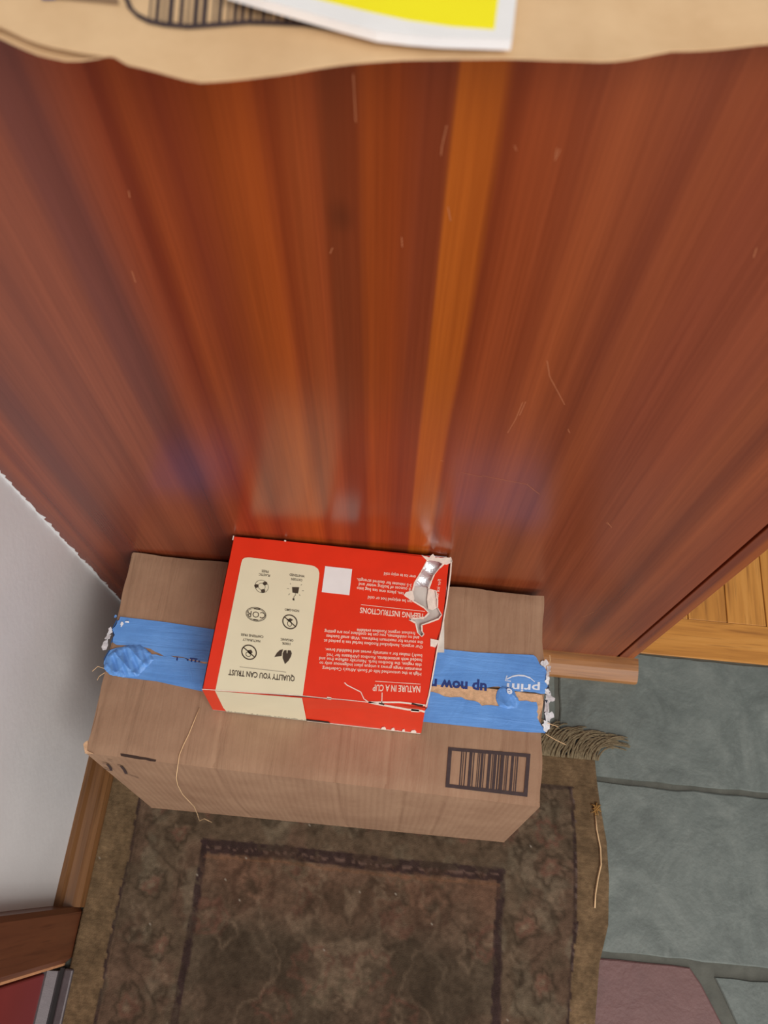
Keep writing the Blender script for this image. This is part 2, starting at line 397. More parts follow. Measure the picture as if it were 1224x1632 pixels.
# ------------------------------------------------------------------ mahogany cabinet
XR = 0.316; XG = 0.2945; CT = 0.862
cab = empty('cabinet'); tag(cab, 'tall reddish brown striped wooden cabinet side beside the white wall', 'cabinet')
pan = MB().box((XW + .0008, YP, 0.0), (XG - .0018, 0.008, CT)).build('side_panel', M['veneer'], cab)
MB().box((XG + .0018, YP, 0.0), (XR, 0.008, CT)).build('edge_strip', M['veneer'], cab, bevel=.001)
MB().box((XW + .0008, YP + .0065, 0.0), (XR - .002, 0.44, CT - .0125)).build('carcass', M['veneer'], cab)
MB().box((XW + .0008, 0.0082, CT - .012), (XR, 0.445, CT)).build('top', M['veneer'], cab, bevel=.001)
sc = MB()
def scratch(pts, wd):
    for (a, b) in zip(pts[:-1], pts[1:]):
        A, B = py(*a, YP - .00015), py(*b, YP - .00015); d = (B - A).normalized(); q = Vector((d.z, 0, -d.x)) * wd / 2
        sc.add([A + q, A - q, B - q, B + q], [(0, 1, 2, 3)])
for pts in ([(563,118),(567,195)], [(530,395),(526,404)], [(712,200),(704,235),(703,248)], [(888,236),(885,250)], [(893,238),(884,256)], [(820,232),(823,240)],
            [(714,330),(718,352)], [(833,641),(822,668),(809,690)], [(838,640),(828,662)], [(735,753),(768,760)], [(768,758),(840,772),(860,788)], [(966,833),(974,839)], [(968,832),(975,841)],
            [(872,575),(876,600),(900,645)], [(905,684),(908,690)], [(702,734),(707,735)], [(640,378),(641,394)], [(930,983),(947,975)], [(1206,395),(1201,410)], [(205,304),(207,315)], [(210,432),(216,450)]):
    scratch(pts, 0.00032)
sc.build('scratches', M['scratch'], pan)['kind'] = 'stuff'
# quarter round at the foot
MW = abs(pz(1018, 1092, 0).y - YP)
prof = [(YP, 0.0), (YP - MW, 0.0), (YP - MW, 0.006)] + [(YP - MW + (MW - .002) * (1 - math.cos(a)), 0.006 + 0.012 * math.sin(a)) for a in [i * math.pi / 12 for i in range(1, 7)]] + [(YP, 0.018)]
tr = profile_x('trim_1', prof, XW + .027, 0.3215, M['oak_trim'])
tag(tr, 'oak shoe moulding running along the foot of the brown cabinet', 'moulding', kind='structure')

# ------------------------------------------------------------------ rug
ZR = 0.005
rx0, rx1, ry0, ry1 = -0.3345, 0.272, -1.25, -0.142
def vnoise(x, y, s, seed):
    r = np.random.RandomState(seed); G = r.rand(256, 256); X = x / s; Y = y / s
    i = np.floor(X).astype(int); j = np.floor(Y).astype(int); fx = X - i; fy = Y - j
    fx = fx * fx * (3 - 2 * fx); fy = fy * fy * (3 - 2 * fy)
    a = G[i % 256, j % 256]; b = G[(i + 1) % 256, j % 256]; c = G[i % 256, (j + 1) % 256]; d = G[(i + 1) % 256, (j + 1) % 256]
    return (a * (1 - fx) + b * fx) * (1 - fy) + (c * (1 - fx) + d * fx) * fy
def edge_x1(y):                        # wavy right selvage
    ks = [(-0.142, .2655), (-.17, .268), (-.20, .272), (-.24, .279), (-.28, .281), (-.33, .279), (-.37, .268), (-.43, .262), (-.6, .264), (-1.25, .266)]
    return float(np.interp(-y, [-a for a, b in ks], [b for a, b in ks]))
def fbm(x, y, s, seed, o=4):
    r = 0; a = .5
    for k in range(o): r = r + a * vnoise(x + k * 3.3, y + k * 1.7, s / 2 ** k, seed + k); a *= .5
    return r / (1 - .5 ** o)
def rug_colors(x, y):
    wx = x + (fbm(x, y, .022, 31) - .5) * .026; wy = y + (fbm(x, y, .022, 41) - .5) * .026
    lx = x + (vnoise(x, y, .05, 1) - .5) * .004 + (vnoise(x, y, .005, 2) - .5) * .0026
    ly = y + (vnoise(x, y, .05, 3) - .5) * .004 + (vnoise(x, y, .005, 4) - .5) * .0026
    def c(r, g, b): return np.array([lin(r), lin(g), lin(b)])
    n2 = fbm(x, y, .05, 51); n3 = vnoise(x, y, .0036, 7); n4 = fbm(x, y, .018, 61); n5 = fbm(x, y, .03, 71)
    out = np.zeros(x.shape + (3,))
    def put(mask, col):
        m = np.clip(mask, 0, 1)[..., None]; out[...] = out * (1 - m) + np.asarray(col) * m
    put(np.ones_like(x), c(90, 75, 60))
    lo, li, ro, ri, bo, bi = -0.296, -0.205, 0.2385, 0.150, -0.179, -0.2885
    inb = (lx > lo) & (lx < ro) & (ly < bo); inf = (lx > li) & (lx < ri) & (ly < bi); bord = inb & ~inf
    dk = c(56, 46, 36); lt = c(116, 98, 80); rd = c(104, 70, 58); ol = c(82, 74, 58)
    def ring(cx, cy, r, wd): return np.exp(-((np.hypot(wx - cx, wy - cy) - r) / wd) ** 2)
    def petal(cx, cy, r, n, ph, wd):                 # wavy many-lobed flower outline
        a = np.arctan2(wy - cy, wx - cx); return np.exp(-((np.hypot(wx - cx, wy - cy) - r * (1 + .16 * np.sin((n + 2) * a + ph))) / wd) ** 2)
    # border: mottled ground, flowers, leaves, a vine
    put(inb * np.clip((n2 - .48) * 6, 0, .7), c(98, 76, 62)); put(inb * np.clip((n5 - .52) * 6, 0, .6), c(100, 90, 74))
    for k in range(24):
        cy = -0.215 - k * .062; s = 1 if k % 2 else -1
        for bx in (-.25, .195):
            put(bord * petal(bx + .012 * s, cy, .015, 5, k, .003) * .75, dk); put(bord * petal(bx + .012 * s, cy, .007, 4, k * 2, .003) * .6, rd); put(bord * ring(bx + .012 * s, cy, .001, .003) * .7, lt)
            put(bord * petal(bx - .02 * s, cy + .03, .008, 3, k, .0028) * .6, lt); put(bord * petal(bx - .024 * s, cy + .012, .006, 3, k + 1, .0026) * .7, dk)
            put(bord * np.exp(-((wx - bx - .024 * np.sin(wy * 50.6)) / .0026) ** 2) * (np.abs(wy - cy) < .0311) * .55, dk)
    for k in range(10):
        cx = -.26 + k * .052
        put(bord * petal(cx, -.236, .013, 5, k, .003) * .7, rd); put(bord * petal(cx, -.236, .006, 4, k, .003) * .6, lt); put(bord * petal(cx + .026, -.252, .008, 3, k, .003) * .6, dk); put(bord * petal(cx + .026, -.222, .007, 3, k, .003) * .6, lt)
        put(bord * np.exp(-((wy + .238 - .016 * np.sin(wx * 60)) / .0026) ** 2) * (ly > bi) * (np.abs(wx - cx) < .026) * .55, dk)
    # field: reddish at its head, olive below
    fy = np.clip((wy + .375) / .06, 0, 1)
    put(inf * 1.0, c(80, 68, 55)); put(inf * fy * .9, c(106, 78, 62)); put(inf * np.clip((n2 - .48) * 6, 0, .55), c(92, 74, 60))
    def poly(pxs, soft=.004):
        P = [pz(u, v, ZR) for u, v in pxs]; ins = np.zeros(x.shape, bool); dm = np.full(x.shape, 9.0); m = len(P)
        for i in range(m):
            a, b = P[i], P[(i + 1) % m]
            cond = ((a.y > wy) != (b.y > wy)) & (wx < (b.x - a.x) * (wy - a.y) / ((b.y - a.y) or 1e-9) + a.x); ins ^= cond
            t = np.clip(((wx - a.x) * (b.x - a.x) + (wy - a.y) * (b.y - a.y)) / ((b.x - a.x) ** 2 + (b.y - a.y) ** 2), 0, 1)
            dm = np.minimum(dm, np.hypot(wx - a.x - t * (b.x - a.x), wy - a.y - t * (b.y - a.y)))
        sd = np.where(ins, dm, -dm); return np.clip(sd / soft + .5, 0, 1)
    for pp, col, a in (([(335,1475),(385,1480),(425,1530),(440,1600),(430,1680),(330,1680),(315,1560)], dk, .6), ([(610,1510),(660,1495),(695,1550),(705,1680),(570,1680),(615,1580)], dk, .6),
                       ([(515,1395),(560,1412),(610,1400),(650,1436),(600,1440),(560,1465),(520,1440),(490,1425)], dk, .55), ([(430,1500),(490,1478),(486,1530),(470,1590),(440,1580)], dk, .5),
                       ([(495,1492),(525,1500),(548,1490),(580,1500),(600,1494),(620,1525),(585,1560),(565,1600),(540,1625),(520,1590),(503,1555)], lt, .6), ([(535,1512),(568,1514),(566,1542),(540,1540)], c(78, 56, 46), .7),
                       ([(470,1470),(500,1460),(505,1490),(480,1500)], lt, .4), ([(600,1462),(660,1466),(650,1500),(610,1490)], rd, .5),
                       ([(545,1405),(562,1432),(580,1402),(572,1440),(560,1460),(548,1440)], lt, .5), ([(700,1520),(765,1500),(760,1680),(722,1680)], dk, .4)):
        put(inf * poly(pp) * a, col)
    r1 = np.random.RandomState(5)
    for k in range(60):                              # scattered palmettes and leaves, mirrored about the middle
        px_ = r1.uniform(.01, .17); py_ = -.30 - r1.rand() ** 1.2 * .9; rr_ = r1.uniform(.007, .019); nn = r1.randint(3, 7); cc = [dk, lt, rd, ol][r1.randint(4)]; ph = r1.uniform(0, 6)
        for s in (-1, 1):
            put(inf * petal(-.027 + s * px_, py_, rr_, nn, ph * s, .0028) * .5, cc); put(inf * ring(-.027 + s * px_, py_, rr_ * .3, .003) * .45, [rd, dk, lt, dk][k % 4])
    for (u, v, r) in ((408,1412,.024), (690,1450,.02)):
        p = pz(u, v, ZR); put(inf * ring(p.x, p.y, r, .0045) * .6, c(70, 50, 40)); put(inf * petal(p.x, p.y, r * .5, 5, 0, .003) * .6, c(122, 92, 74)); put(inf * ring(p.x, p.y, r * .05, .004) * .7, dk)
    for k in range(3):
        put(inf * np.exp(-((np.abs(wx + .027) - (.045 + .045 * k + .02 * np.sin(wy * 55 + k * 2))) / .0024) ** 2) * .4, [dk, lt, dk][k])
    # dark guard lines
    pur = c(46, 33, 35)
    def band(d, wd): return np.clip((wd - np.abs(d)) / .0016 + .5, 0, 1)
    fade = .62 + .3 * (n4 > .45)
    put(band(lx - lo, .003) * (ly < bo + .003) * fade, pur); put(band(lx - ro, .0042) * (ly < bo + .004) * fade, pur); put(band(ly - bo, .005) * (lx > lo) * (lx < ro + .004) * fade, pur)
    put(band(lx - li, .0045) * (ly < bi + .006) * fade, pur); put(band(lx - ri, .0050) * (ly < bi + .006) * fade, pur); put(band(ly - bi, .0075) * (lx > li - .005) * (lx < ri + .005) * fade, pur)
    put(band(ly - bi + .001, .0015) * (lx > li) * (lx < ri) * (n3 > .5) * .6, c(108, 86, 76)); put(band(lx - ro, .001) * (ly < bo) * (n3 > .55) * .7, c(104, 88, 82))
    put(band(ly - bi + .0115, .0013) * (lx > li) * (lx < ri) * .45, c(120, 84, 60)); put(band(lx - lo - .006, .001) * (ly < bo) * .35, dk)
    # plain ribbed outer band
    ob = (~inb) * 1.0
    put(ob * .85, c(116, 94, 68)); put(ob * (np.sin(ly * 2 * math.pi / .0046) > 0) * .22, c(76, 60, 44))
    out *= (0.62 + .76 * n4[..., None]) * (.74 + .52 * n3[..., None]) * (.8 + .4 * n5[..., None])
    r = np.random.RandomState(11); lint = r.rand(*x.shape) > .9997
    out[lint] = c(150, 140, 126)
    return np.clip(out * RUGK, 0, 1)
RUGK = 1.12
xs = np.linspace(rx0, rx1, 300)
ys = np.concatenate([np.linspace(ry1, -.56, 230), np.linspace(-.565, ry0, 70)])
X, Y = np.meshgrid(xs, ys)
ex = np.array([edge_x1(v) for v in ys])[:, None]
wgt = np.clip((X - .2) / (rx1 - .2), 0, 1)
Xd = X + wgt * (ex - rx1)
Zd = ZR + (vnoise(X, Y, .05, 21) - .5) * .0012 + (vnoise(X, Y, .0035, 22) - .5) * .0006
nr, nc = X.shape
verts = np.stack([Xd, Y, Zd], -1).reshape(-1, 3)
me = bpy.data.meshes.new('rug_pile')
idx = np.arange(nr * nc).reshape(nr, nc)
fc = np.stack([idx[:-1, :-1], idx[1:, :-1], idx[1:, 1:], idx[:-1, 1:]], -1).reshape(-1, 4)
border = list(idx[0, :]) + list(idx[1:, -1]) + list(idx[-1, -2::-1]) + list(idx[-2:0:-1, 0])
nb = len(border); low = verts[border].copy(); low[:, 2] = 0.0004
base = len(verts); allv = np.concatenate([verts, low])
sides = [(border[i], border[(i + 1) % nb], base + (i + 1) % nb, base + i) for i in range(nb)]
me.from_pydata(allv.tolist(), [], [tuple(q) for q in fc.tolist()] + [tuple(int(k) for k in q) for q in sides]); me.update()
colr = rug_colors(X, Y).reshape(-1, 3); colr = np.concatenate([colr, colr[border]])
at = me.color_attributes.new('weave', 'FLOAT_COLOR', 'POINT')
at.data.foreach_set('color', np.concatenate([colr, np.ones((len(colr), 1))], 1).astype(np.float32).ravel())
me.shade_smooth()
t = NT('worn_wool_rug', 0.95, 0.12); a = t.n('ShaderNodeVertexColor'); a.layer_name = 'weave'
t.color(t.mix(t.math('MULTIPLY', t.noise(t.obj(), 500, 3), 0.35), a.outputs[0], C(70, 56, 42, 1.1)))
t.bump(t.noise(t.obj(), 650, 4), 0.5, 0.0015)
rug = empty('rug'); tag(rug, 'worn brown oriental rug with dark border lines under the box', 'rug')
o = bpy.data.objects.new('woven_field', me); COL.objects.link(o); o.parent = rug; me.materials.append(t.m)
fr = MB(); rr = random.Random(2)
xsF = [rx0 + .008 + (.11 - rx0) * k / 69 for k in range(70)] + [.12 + .149 * k / 149 for k in range(150)]
for k, x in enumerate(xsF):
    if -.315 < x < .165: continue          # the box stands here
    x += rr.uniform(-.001, .001); s = min(1, max(0, (x - .13) / .14)); lean = .014 + .030 * s + rr.uniform(-.008, .010); L = .050 + rr.uniform(-.012, .006) - .012 * s
    pts = []; w1, w2 = rr.uniform(-.003, .003), rr.uniform(0, 6)
    for i in range(8):
        q = i / 7; pts.append((x + lean * q ** (1.2 + .5 * s) + w1 * math.sin(q * 5 + w2), ry1 - .003 + L * math.sin(q * 1.45) - .012 * s * q * q, .0045 - .0030 * q + .0016 * abs(math.sin(q * 3 + w2))))
    fr.tube(pts, .0014, 5, lambda s: 1.0 - .45 * s)
f = fr.build('fringe', M['fringe'], rug, True); f['kind'] = 'stuff'
# frayed tuft and loose yarn on the right selvage
tf = MB()
tp = pz(950, 1290, .007)
for k in range(16):
    a = rr.uniform(0, 6.28); r = rr.uniform(.003, .009)
    tf.tube([(tp.x + rr.uniform(-.003, .003), tp.y + rr.uniform(-.006, .004), .004), (tp.x + r * .6 * math.cos(a), tp.y + r * math.sin(a), .009), (tp.x + r * math.cos(a), tp.y + 1.2 * r * math.sin(a), .005)], .0006, 5)
tf.build('frayed_tuft', plain('ochre_yarn', C(150, 112, 60, 1.2), .95), rug, True)
ly = MB(); ly.tube([pz(u, v, .0075) for u, v in ((949,1300),(951,1322),(957,1352),(958,1378),(953,1400),(949,1425),(948,1447))], .0009, 6)
ly.build('loose_yarn', M['thread'], rug, True)

# ------------------------------------------------------------------ cardboard box
ZB = 0.255; ZF = 0.0068
box = empty('cardboard_box'); tag(box, 'brown cardboard box sealed with torn blue tape, standing on the rug', 'box')
T = dict(bl=pz(210, 880, ZB), br=pz(866, 950, ZB), fr=pz(861, 1286, ZB), fl=pz(136, 1200, ZB))
for k in ('bl', 'br'): T[k].y = min(T[k].y, YP - .003)
Bm = dict(bl=Vector((-.281, -.048, ZF)), br=Vector((.153, -.048, ZF)), fr=Vector((.154, -.252, ZF)), fl=Vector((-.278, -.254, ZF)))
def lerp(a, b, t): return a + (b - a) * t
def sheet(name, f, nu, nv, th, mat, parent, smooth=True):   # f(s, t) -> (point, outward normal)
    v = []; fs = []
    for j in range(nv + 1):
        for i in range(nu + 1):
            p, n = f(i / nu, j / nv); v.append(p)
    k = len(v)
    for j in range(nv + 1):
        for i in range(nu + 1):
            p, n = f(i / nu, j / nv); v.append(p - n * th)
    I = lambda i, j: j * (nu + 1) + i
    for j in range(nv):
        for i in range(nu):
            q = (I(i, j), I(i + 1, j), I(i + 1, j + 1), I(i, j + 1)); fs += [q, tuple(x + k for x in q)]
    for i in range(nu): fs += [(I(i, 0), I(i + 1, 0), I(i + 1, 0) + k, I(i, 0) + k), (I(i, nv), I(i + 1, nv), I(i + 1, nv) + k, I(i, nv) + k)]
    for j in range(nv): fs += [(I(0, j), I(0, j + 1), I(0, j + 1) + k, I(0, j) + k), (I(nu, j), I(nu, j + 1), I(nu, j + 1) + k, I(nu, j) + k)]
    o = mesh_obj(name, v, fs, mat, parent, smooth)
    m = o.modifiers.new('es', 'EDGE_SPLIT'); m.split_angle = math.radians(40)
    return o
def wall_fn(a0, a1, b0, b1, out, bulge):     # top corners a, bottom corners b
    out = Vector(out)
    def f(s, t):
        cr = sum(.0011 * math.exp(-((s - q) / .006) ** 2) for q in ((.285, .555, .70, .79) if out.y < 0 else ()))
        top = lerp(a0, a1, s); bot = lerp(b0, b1, s); p = lerp(top - Vector((0, 0, .0018 + .0005 * abs(out.x))), bot, t)
        e = math.sin(math.pi * s) * math.sin(math.pi * t)
        p = p + out * (bulge * e - cr + .0008 * math.sin(s * 23 + t * 3) * e)
        return p, out
    return f
sheet('front_side', wall_fn(T['fl'], T['fr'], Bm['fl'], Bm['fr'], (0, -1, 0), .006), 220, 16, .004, M['card_side'], box)
sheet('back_side', wall_fn(T['bl'], T['br'], Bm['bl'], Bm['br'], (0, 1, 0), -.002), 20, 10, .004, M['card_side'], box)
sheet('left_side', wall_fn(T['bl'], T['fl'], Bm['bl'], Bm['fl'], (-1, 0, 0), .004), 20, 10, .004, M['card_side'], box)
sheet('right_side', wall_fn(T['br'], T['fr'], Bm['br'], Bm['fr'], (1, 0, 0), .003), 20, 10, .004, M['card_side'], box)
MB().add([Bm['bl'], Bm['br'], Bm['fr'], Bm['fl']] + [v + Vector((0, 0, .004)) for v in (Bm['bl'], Bm['br'], Bm['fr'], Bm['fl'])], [(0,1,2,3),(4,5,6,7),(0,1,5,4),(1,2,6,5),(2,3,7,6),(3,0,4,7)]).build('bottom', M['card_side'], box)
sL, sR = pz(176, 1040, ZB), pz(866, 1104, ZB)               # seam between the flaps
CREASE = {1: [(.10, .01, .0006), (.235, 0, .0005), (.775, .0, .0009), (.865, .01, .0007), (.955, 0, .0006), (.965, .01, .0005)],
          2: [(.05, .02, .0006), (.09, -.01, .0005), (.22, .0, .0005), (.285, .0, .0012), (.30, -.01, .0006), (.42, .01, .0005), (.55, .0, .0006), (.665, .0, .0012), (.70, .02, .0005), (.79, 0, .0006), (.91, .0, .0008), (.962, 0, .0006)]}
def top_fn(a0, a1, b0, b1, seed, eb, ef):
    def f(s, t):
        p = lerp(lerp(a0, a1, s), lerp(b0, b1, s), t)
        # soft rounded outer edges
        d = 0
        if eb: d += .0030 * math.exp(-((t) / .035) ** 2)
        if ef: d += .0030 * math.exp(-((1 - t) / .035) ** 2)
        d += .0022 * (math.exp(-(s / .012) ** 2) + math.exp(-((1 - s) / .012) ** 2))
        d = min(d, .0013)
        for sc, tw, dep in CREASE[seed]: d += dep * math.exp(-((s - sc - tw * t) / .0045) ** 2)
        return p + Vector((0.0012 * math.sin(t * 9 + seed) * (s < .01 or s > .99), .001 * math.sin(s * 31 + seed) * (t < .01 and eb), -d)), Vector((0, 0, 1))
    return f
fb = sheet('top_flap', top_fn(T['bl'], T['br'], sL + Vector((0, .0012, 0)), sR + Vector((0, .0012, 0)), 1, True, False), 300, 24, .0035, M['card_top'], box)
ff = sheet('top_flap', top_fn(sL - Vector((0, .0012, 0)), sR - Vector((0, .0012, 0)), T['fl'], T['fr'], 2, False, True), 300, 24, .0035, M['card_top'], box)
# under-flaps close the seam from below
MB().add([lerp(T['bl'], T['fl'], .3) - Vector((-.01, 0, .006)), lerp(T['br'], T['fr'], .3) - Vector((.01, 0, .006)), lerp(T['br'], T['fr'], .7) - Vector((.01, 0, .006)), lerp(T['bl'], T['fl'], .7) - Vector((-.01, 0, .006))], [(0, 1, 2, 3)]).build('inner_flap', M['card_torn'], box)

ZT = ZB + .0002
def jag(pxs, amp=1.6, step=7, seed=0):      # break a pixel outline into an uneven torn edge
    r = random.Random(seed); out = []
    for a, b in zip(pxs[:-1], pxs[1:]):
        n = max(1, int(math.hypot(b[0]-a[0], b[1]-a[1]) / step))
        for i in range(n):
            q = i / n; out.append((a[0] + (b[0]-a[0]) * q + r.uniform(-amp, amp) * (i > 0), a[1] + (b[1]-a[1]) * q + r.uniform(-amp, amp) * (i > 0)))
    return out + [pxs[-1]]
def flat_px(name, pxs, z, th, mat, parent, holes=()):
    return MB().prism([pz(u, v, z) for u, v in pxs], (0, 0, th), [[pz(u, v, z) for u, v in h] for h in holes]).build(name, mat, parent)
# torn strip of bare ply between the two halves of the tape
flat_px('torn_ply', jag([(300,1036),(340,1046),(480,1064),(690,1088),(775,1097),(800,1100),(864,1108),(866,1120),(858,1152),(800,1140),(690,1118),(480,1092),(300,1062)], 1, 9, 3), ZT - .0001, .0002, M['card_torn'], box)
tape_up = flat_px('tape_strip', [(192,983),(260,991),(340,1003),(480,1018),(690,1033),(760,1040),(850,1044)] + jag([(850,1044),(857,1052),(861,1060),(868,1064),(871,1074),(869,1086),(873,1094),(868,1106)], 1.6, 5, 1)
        + jag([(862,1106),(845,1103),(810,1101),(795,1094),(776,1096),(740,1093),(690,1090),(480,1064),(318,1054),(282,1046),(262,1046),(240,1034),(208,1029),(186,1028)], 1.2, 8, 2) + jag([(180,1024),(183,1012),(179,1003),(186,995),(192,983)], 1.5, 4, 9)[:-1], ZT + .0002, .0003, M['tape'], box)
tape_lo = flat_px('tape_strip', jag([(176,1036),(196,1031),(226,1036),(240,1043),(285,1048),(318,1056),(480,1080),(690,1103),(708,1110),(735,1111),(742,1115),(756,1117),(768,1125),(790,1125),(800,1126),(830,1117),(855,1119)], 1.3, 7, 4)
        + jag([(855,1119),(857,1130),(856,1143),(859,1150),(866,1160),(869,1168)], 1.4, 4, 5) + [(840,1167),(672,1150),(480,1124),(318,1101),(250,1086),(192,1079),(173,1073)] + jag([(168,1066),(166,1054),(171,1044)], 1.2, 4, 6), ZT + .0002, .0003, M['tape'], box)
# the tape ends wrap over the edge of the box
def wrap_px(name, top, dz, out, mat, par, seed):
    r = random.Random(seed); P = [pz(u, v, ZB) for u, v in top]; mb = MB(); n = len(P)
    v = [p + Vector((out, 0, .0002)) for p in P] + [p + Vector((out * 1.3, 0, -dz * r.uniform(.6, 1.3))) for p in P]
    v += [p + Vector((out * .6, 0, 0)) for p in v]
    f = [(i, i+1, n+i+1, n+i) for i in range(n-1)] + [(2*n+i, 2*n+i+1, 3*n+i+1, 3*n+i) for i in range(n-1)]
    mb.add(v, f); return mb.build(name, mat, par)
wrap_px('tape_end', [(868,1066),(871,1076),(870,1088),(873,1096),(869,1106)], .009, .0009, M['tape'], tape_up, 1)
wrap_px('tape_end', [(869,1112),(869,1125),(868,1140),(867,1152),(869,1166)], .012, .0009, M['tape'], tape_lo, 2)
wrap_px('tape_end', [(188,988),(181,1002),(183,1014),(179,1024)], .012, -.0009, M['tape'], tape_up, 3)
wrap_px('tape_end', [(176,1036),(168,1050),(168,1066)], .012, -.0009, M['tape'], tape_lo, 4)
def blob(name, u, v, rx, ry, rz, mat, par, seed, z=ZB, lift=0.3):
    r = random.Random(seed); c = pz(u, v, z); bm = bmesh.new(); bmesh.ops.create_icosphere(bm, subdivisions=3, radius=1)
    ph = [r.uniform(0, 6) for _ in range(6)]
    for q in bm.verts:
        k = 1 + .2 * math.sin(q.co.x * 2.3 + ph[0]) + .2 * math.sin(q.co.y * 3.1 + ph[1]) + .12 * math.sin((q.co.x + q.co.y) * 5 + ph[2])
        q.co = Vector((q.co.x * rx * k, q.co.y * ry * k, q.co.z * rz * k)) + c + Vector((0, 0, rz * lift))
    me = bpy.data.meshes.new(name); bm.to_mesh(me); bm.free(); me.materials.append(mat)
    for p in me.polygons: p.use_smooth = True
    o = bpy.data.objects.new(name, me); COL.objects.link(o); o.parent = par; return o
def flake(u, v, a, b, mat, seed):             # ragged scrap of torn paper
    r = random.Random(seed); c = pz(u, v, ZB + .0006); pts = []
    for k in range(14):
        q = 2 * math.pi * k / 14; m = r.uniform(.55, 1.25); pts.append(Vector((c.x + a * m * math.cos(q), c.y + b * m * math.sin(q), c.z + .0012 * math.sin(q + seed))))
    return MB().prism(pts, (0, 0, .0004)).build('torn_fuzz', mat, box)
# crumpled tape on the left end, folded scrap on the right
def crumple(name, pxs, h, par, seed, n=26):
    r = random.Random(seed); P = [pz(u, v, ZB) for u, v in pxs]; c = sum(P, Vector()) / len(P); v = []; f = []
    K = len(P); ph = [r.uniform(0, 6) for _ in range(4)]
    for j in range(n + 1):
        q = j / n
        for i, p in enumerate(P):
            a = 2 * math.pi * i / K; pt = lerp(c, p, q); e1 = abs(((pt.x * .8 + pt.y) / .017 + ph[0]) % 1 - .5) * 2; e2 = abs(((pt.x - pt.y * .7) / .026 + ph[1]) % 1 - .5) * 2; z = h * min(1, (1 - q ** 4) * 1.6) * (.12 + .5 * e1 ** 1.6 + .28 * e2 + .12 * math.sin(pt.x * 900 + pt.y * 500)) + .0008
            v.append((pt.x, pt.y, ZB + z))
    for j in range(n):
        for i in range(K):
            k = (i + 1) % K; f.append((j*K+i, j*K+k, (j+1)*K+k, (j+1)*K+i))
    return mesh_obj(name, v, f, M['tape'], par, False)
crumple('crumpled_tape', jag([(166,1066),(170,1046),(186,1034),(206,1028),(224,1028),(240,1040),(246,1052),(232,1066),(220,1078),(196,1080),(176,1076),(166,1066)], .5, 2.5, 8), .006, tape_lo, 4)
scrap = crumple('folded_tape_scrap', jag([(792,1102),(800,1094),(818,1096),(822,1108),(828,1118),(824,1128),(808,1130),(795,1126),(790,1114),(792,1102)], .5, 2.5, 8), .0026, tape_up, 6)
for i, (u, v, a, b) in enumerate(((868,1058,3.2,4), (875,1066,2,4), (876,1112,4,5), (874,1142,4.5,6), (870,1156,3.5,6), (872,1086,2,6), (872,1102,2.4,3), (871,1128,2,8), (873,1074,2,5))):
    flake(u, v, a * .0011, b * .0010, M['fuzz'], 20 + i)
for i, (u, v, a, b) in enumerate(((172,1015,3,5), (168,1028,3.4,6), (176,1006,2.2,5), (195,996,2,3.5), (202,992,3,1.5), (184,982,2,2))):
    flake(u, v, a * .0010, b * .0009, M['fuzz'] if i < 5 else M['tape'], 40 + i)
hair = MB()
for pts in (((874,1062),(877,1052),(876,1044)), ((866,1150),(880,1155),(889,1158)), ((870,1170),(885,1179),(902,1187)), ((168,1066),(156,1062),(147,1070)), ((167,1072),(158,1078),(155,1084))):
    hair.tube([pz(u, v, ZB + .001 * i) for i, (u, v) in enumerate(pts)], .00035, 5)
hair.build('tape_fibres', M['thread'], box)['kind'] = 'stuff'

# print on the box: barcode, arrow marks, tape lettering
def quadmap(q, z):
    P = [pz(u, v, z) for u, v in q]
    return lambda s, t: lerp(lerp(P[0], P[1], s), lerp(P[3], P[2], s), t)
def qrect(mb, f, s0, s1, t0, t1): mb.add([f(s0, t0), f(s1, t0), f(s1, t1), f(s0, t1)], [(0, 1, 2, 3)])
qm = quadmap([(714.7,1190.6),(845.6,1201.6),(840.4,1270),(710,1254.6)], ZB + .0004)
bc = MB()
qrect(bc, qm, 0, 1, 0, .085); qrect(bc, qm, 0, 1, .915, 1); qrect(bc, qm, 0, .045, .085, .915); qrect(bc, qm, .955, 1, .085, .915)
x = .162; rr = random.Random(4)
for wd, gp in ((.014,.012),(.008,.020),(.012,.035),(.036,.014),(.012,.040),(.008,.010),(.012,.012),(.026,.012),(.010,.036),(.036,.018),(.010,.008),(.034,.016),(.016,.018),(.040,.020),(.008,.010),(.014,.034),(.032,.018),(.008,.012),(.014,0)):
    qrect(bc, qm, x, x + wd, .085, .915); x += wd + gp
bc.build('barcode_print', M['ink'], box)
slot = flat_px('torn_slot', jag([(192,1201),(215,1204),(249,1211),(248,1214),(214,1209),(193,1205),(192,1201)], .5, 8, 1)[:-1], ZB - .0012, .0004, M['card_dark'], box)
def front_pt(u, v):                          # pixel -> point just proud of the front side
    a, b, c = T['fl'], T['fr'], Bm['fl']; n = (b - a).cross(c - a).normalized()
    if n.y > 0: n = -n
    d = ray(u, v); return CAM + d * ((a - CAM).dot(n) / d.dot(n)) + n * .0016
mk = MB()
for pts, wd in (([(164,1214),(172,1216),(177,1222),(178,1226)], .0028), ([(166,1222),(176,1226)], .0018), ([(188,1218),(194,1219),(199,1225),(202,1231)], .003), ([(199,1231),(210,1234),(222,1238)], .0014), ([(172,1209),(180,1211)], .0018)):
    P = [front_pt(u, v) for u, v in pts]
    for a, b in zip(P[:-1], P[1:]):
        d = (b - a).normalized(); q = d.cross(Vector((0, 1, 0))).normalized() * wd / 2; mk.add([a + q, a - q, b - q, b + q], [(0, 1, 2, 3)])
mk.build('arrow_marks', M['ink'], box)
FN = {}
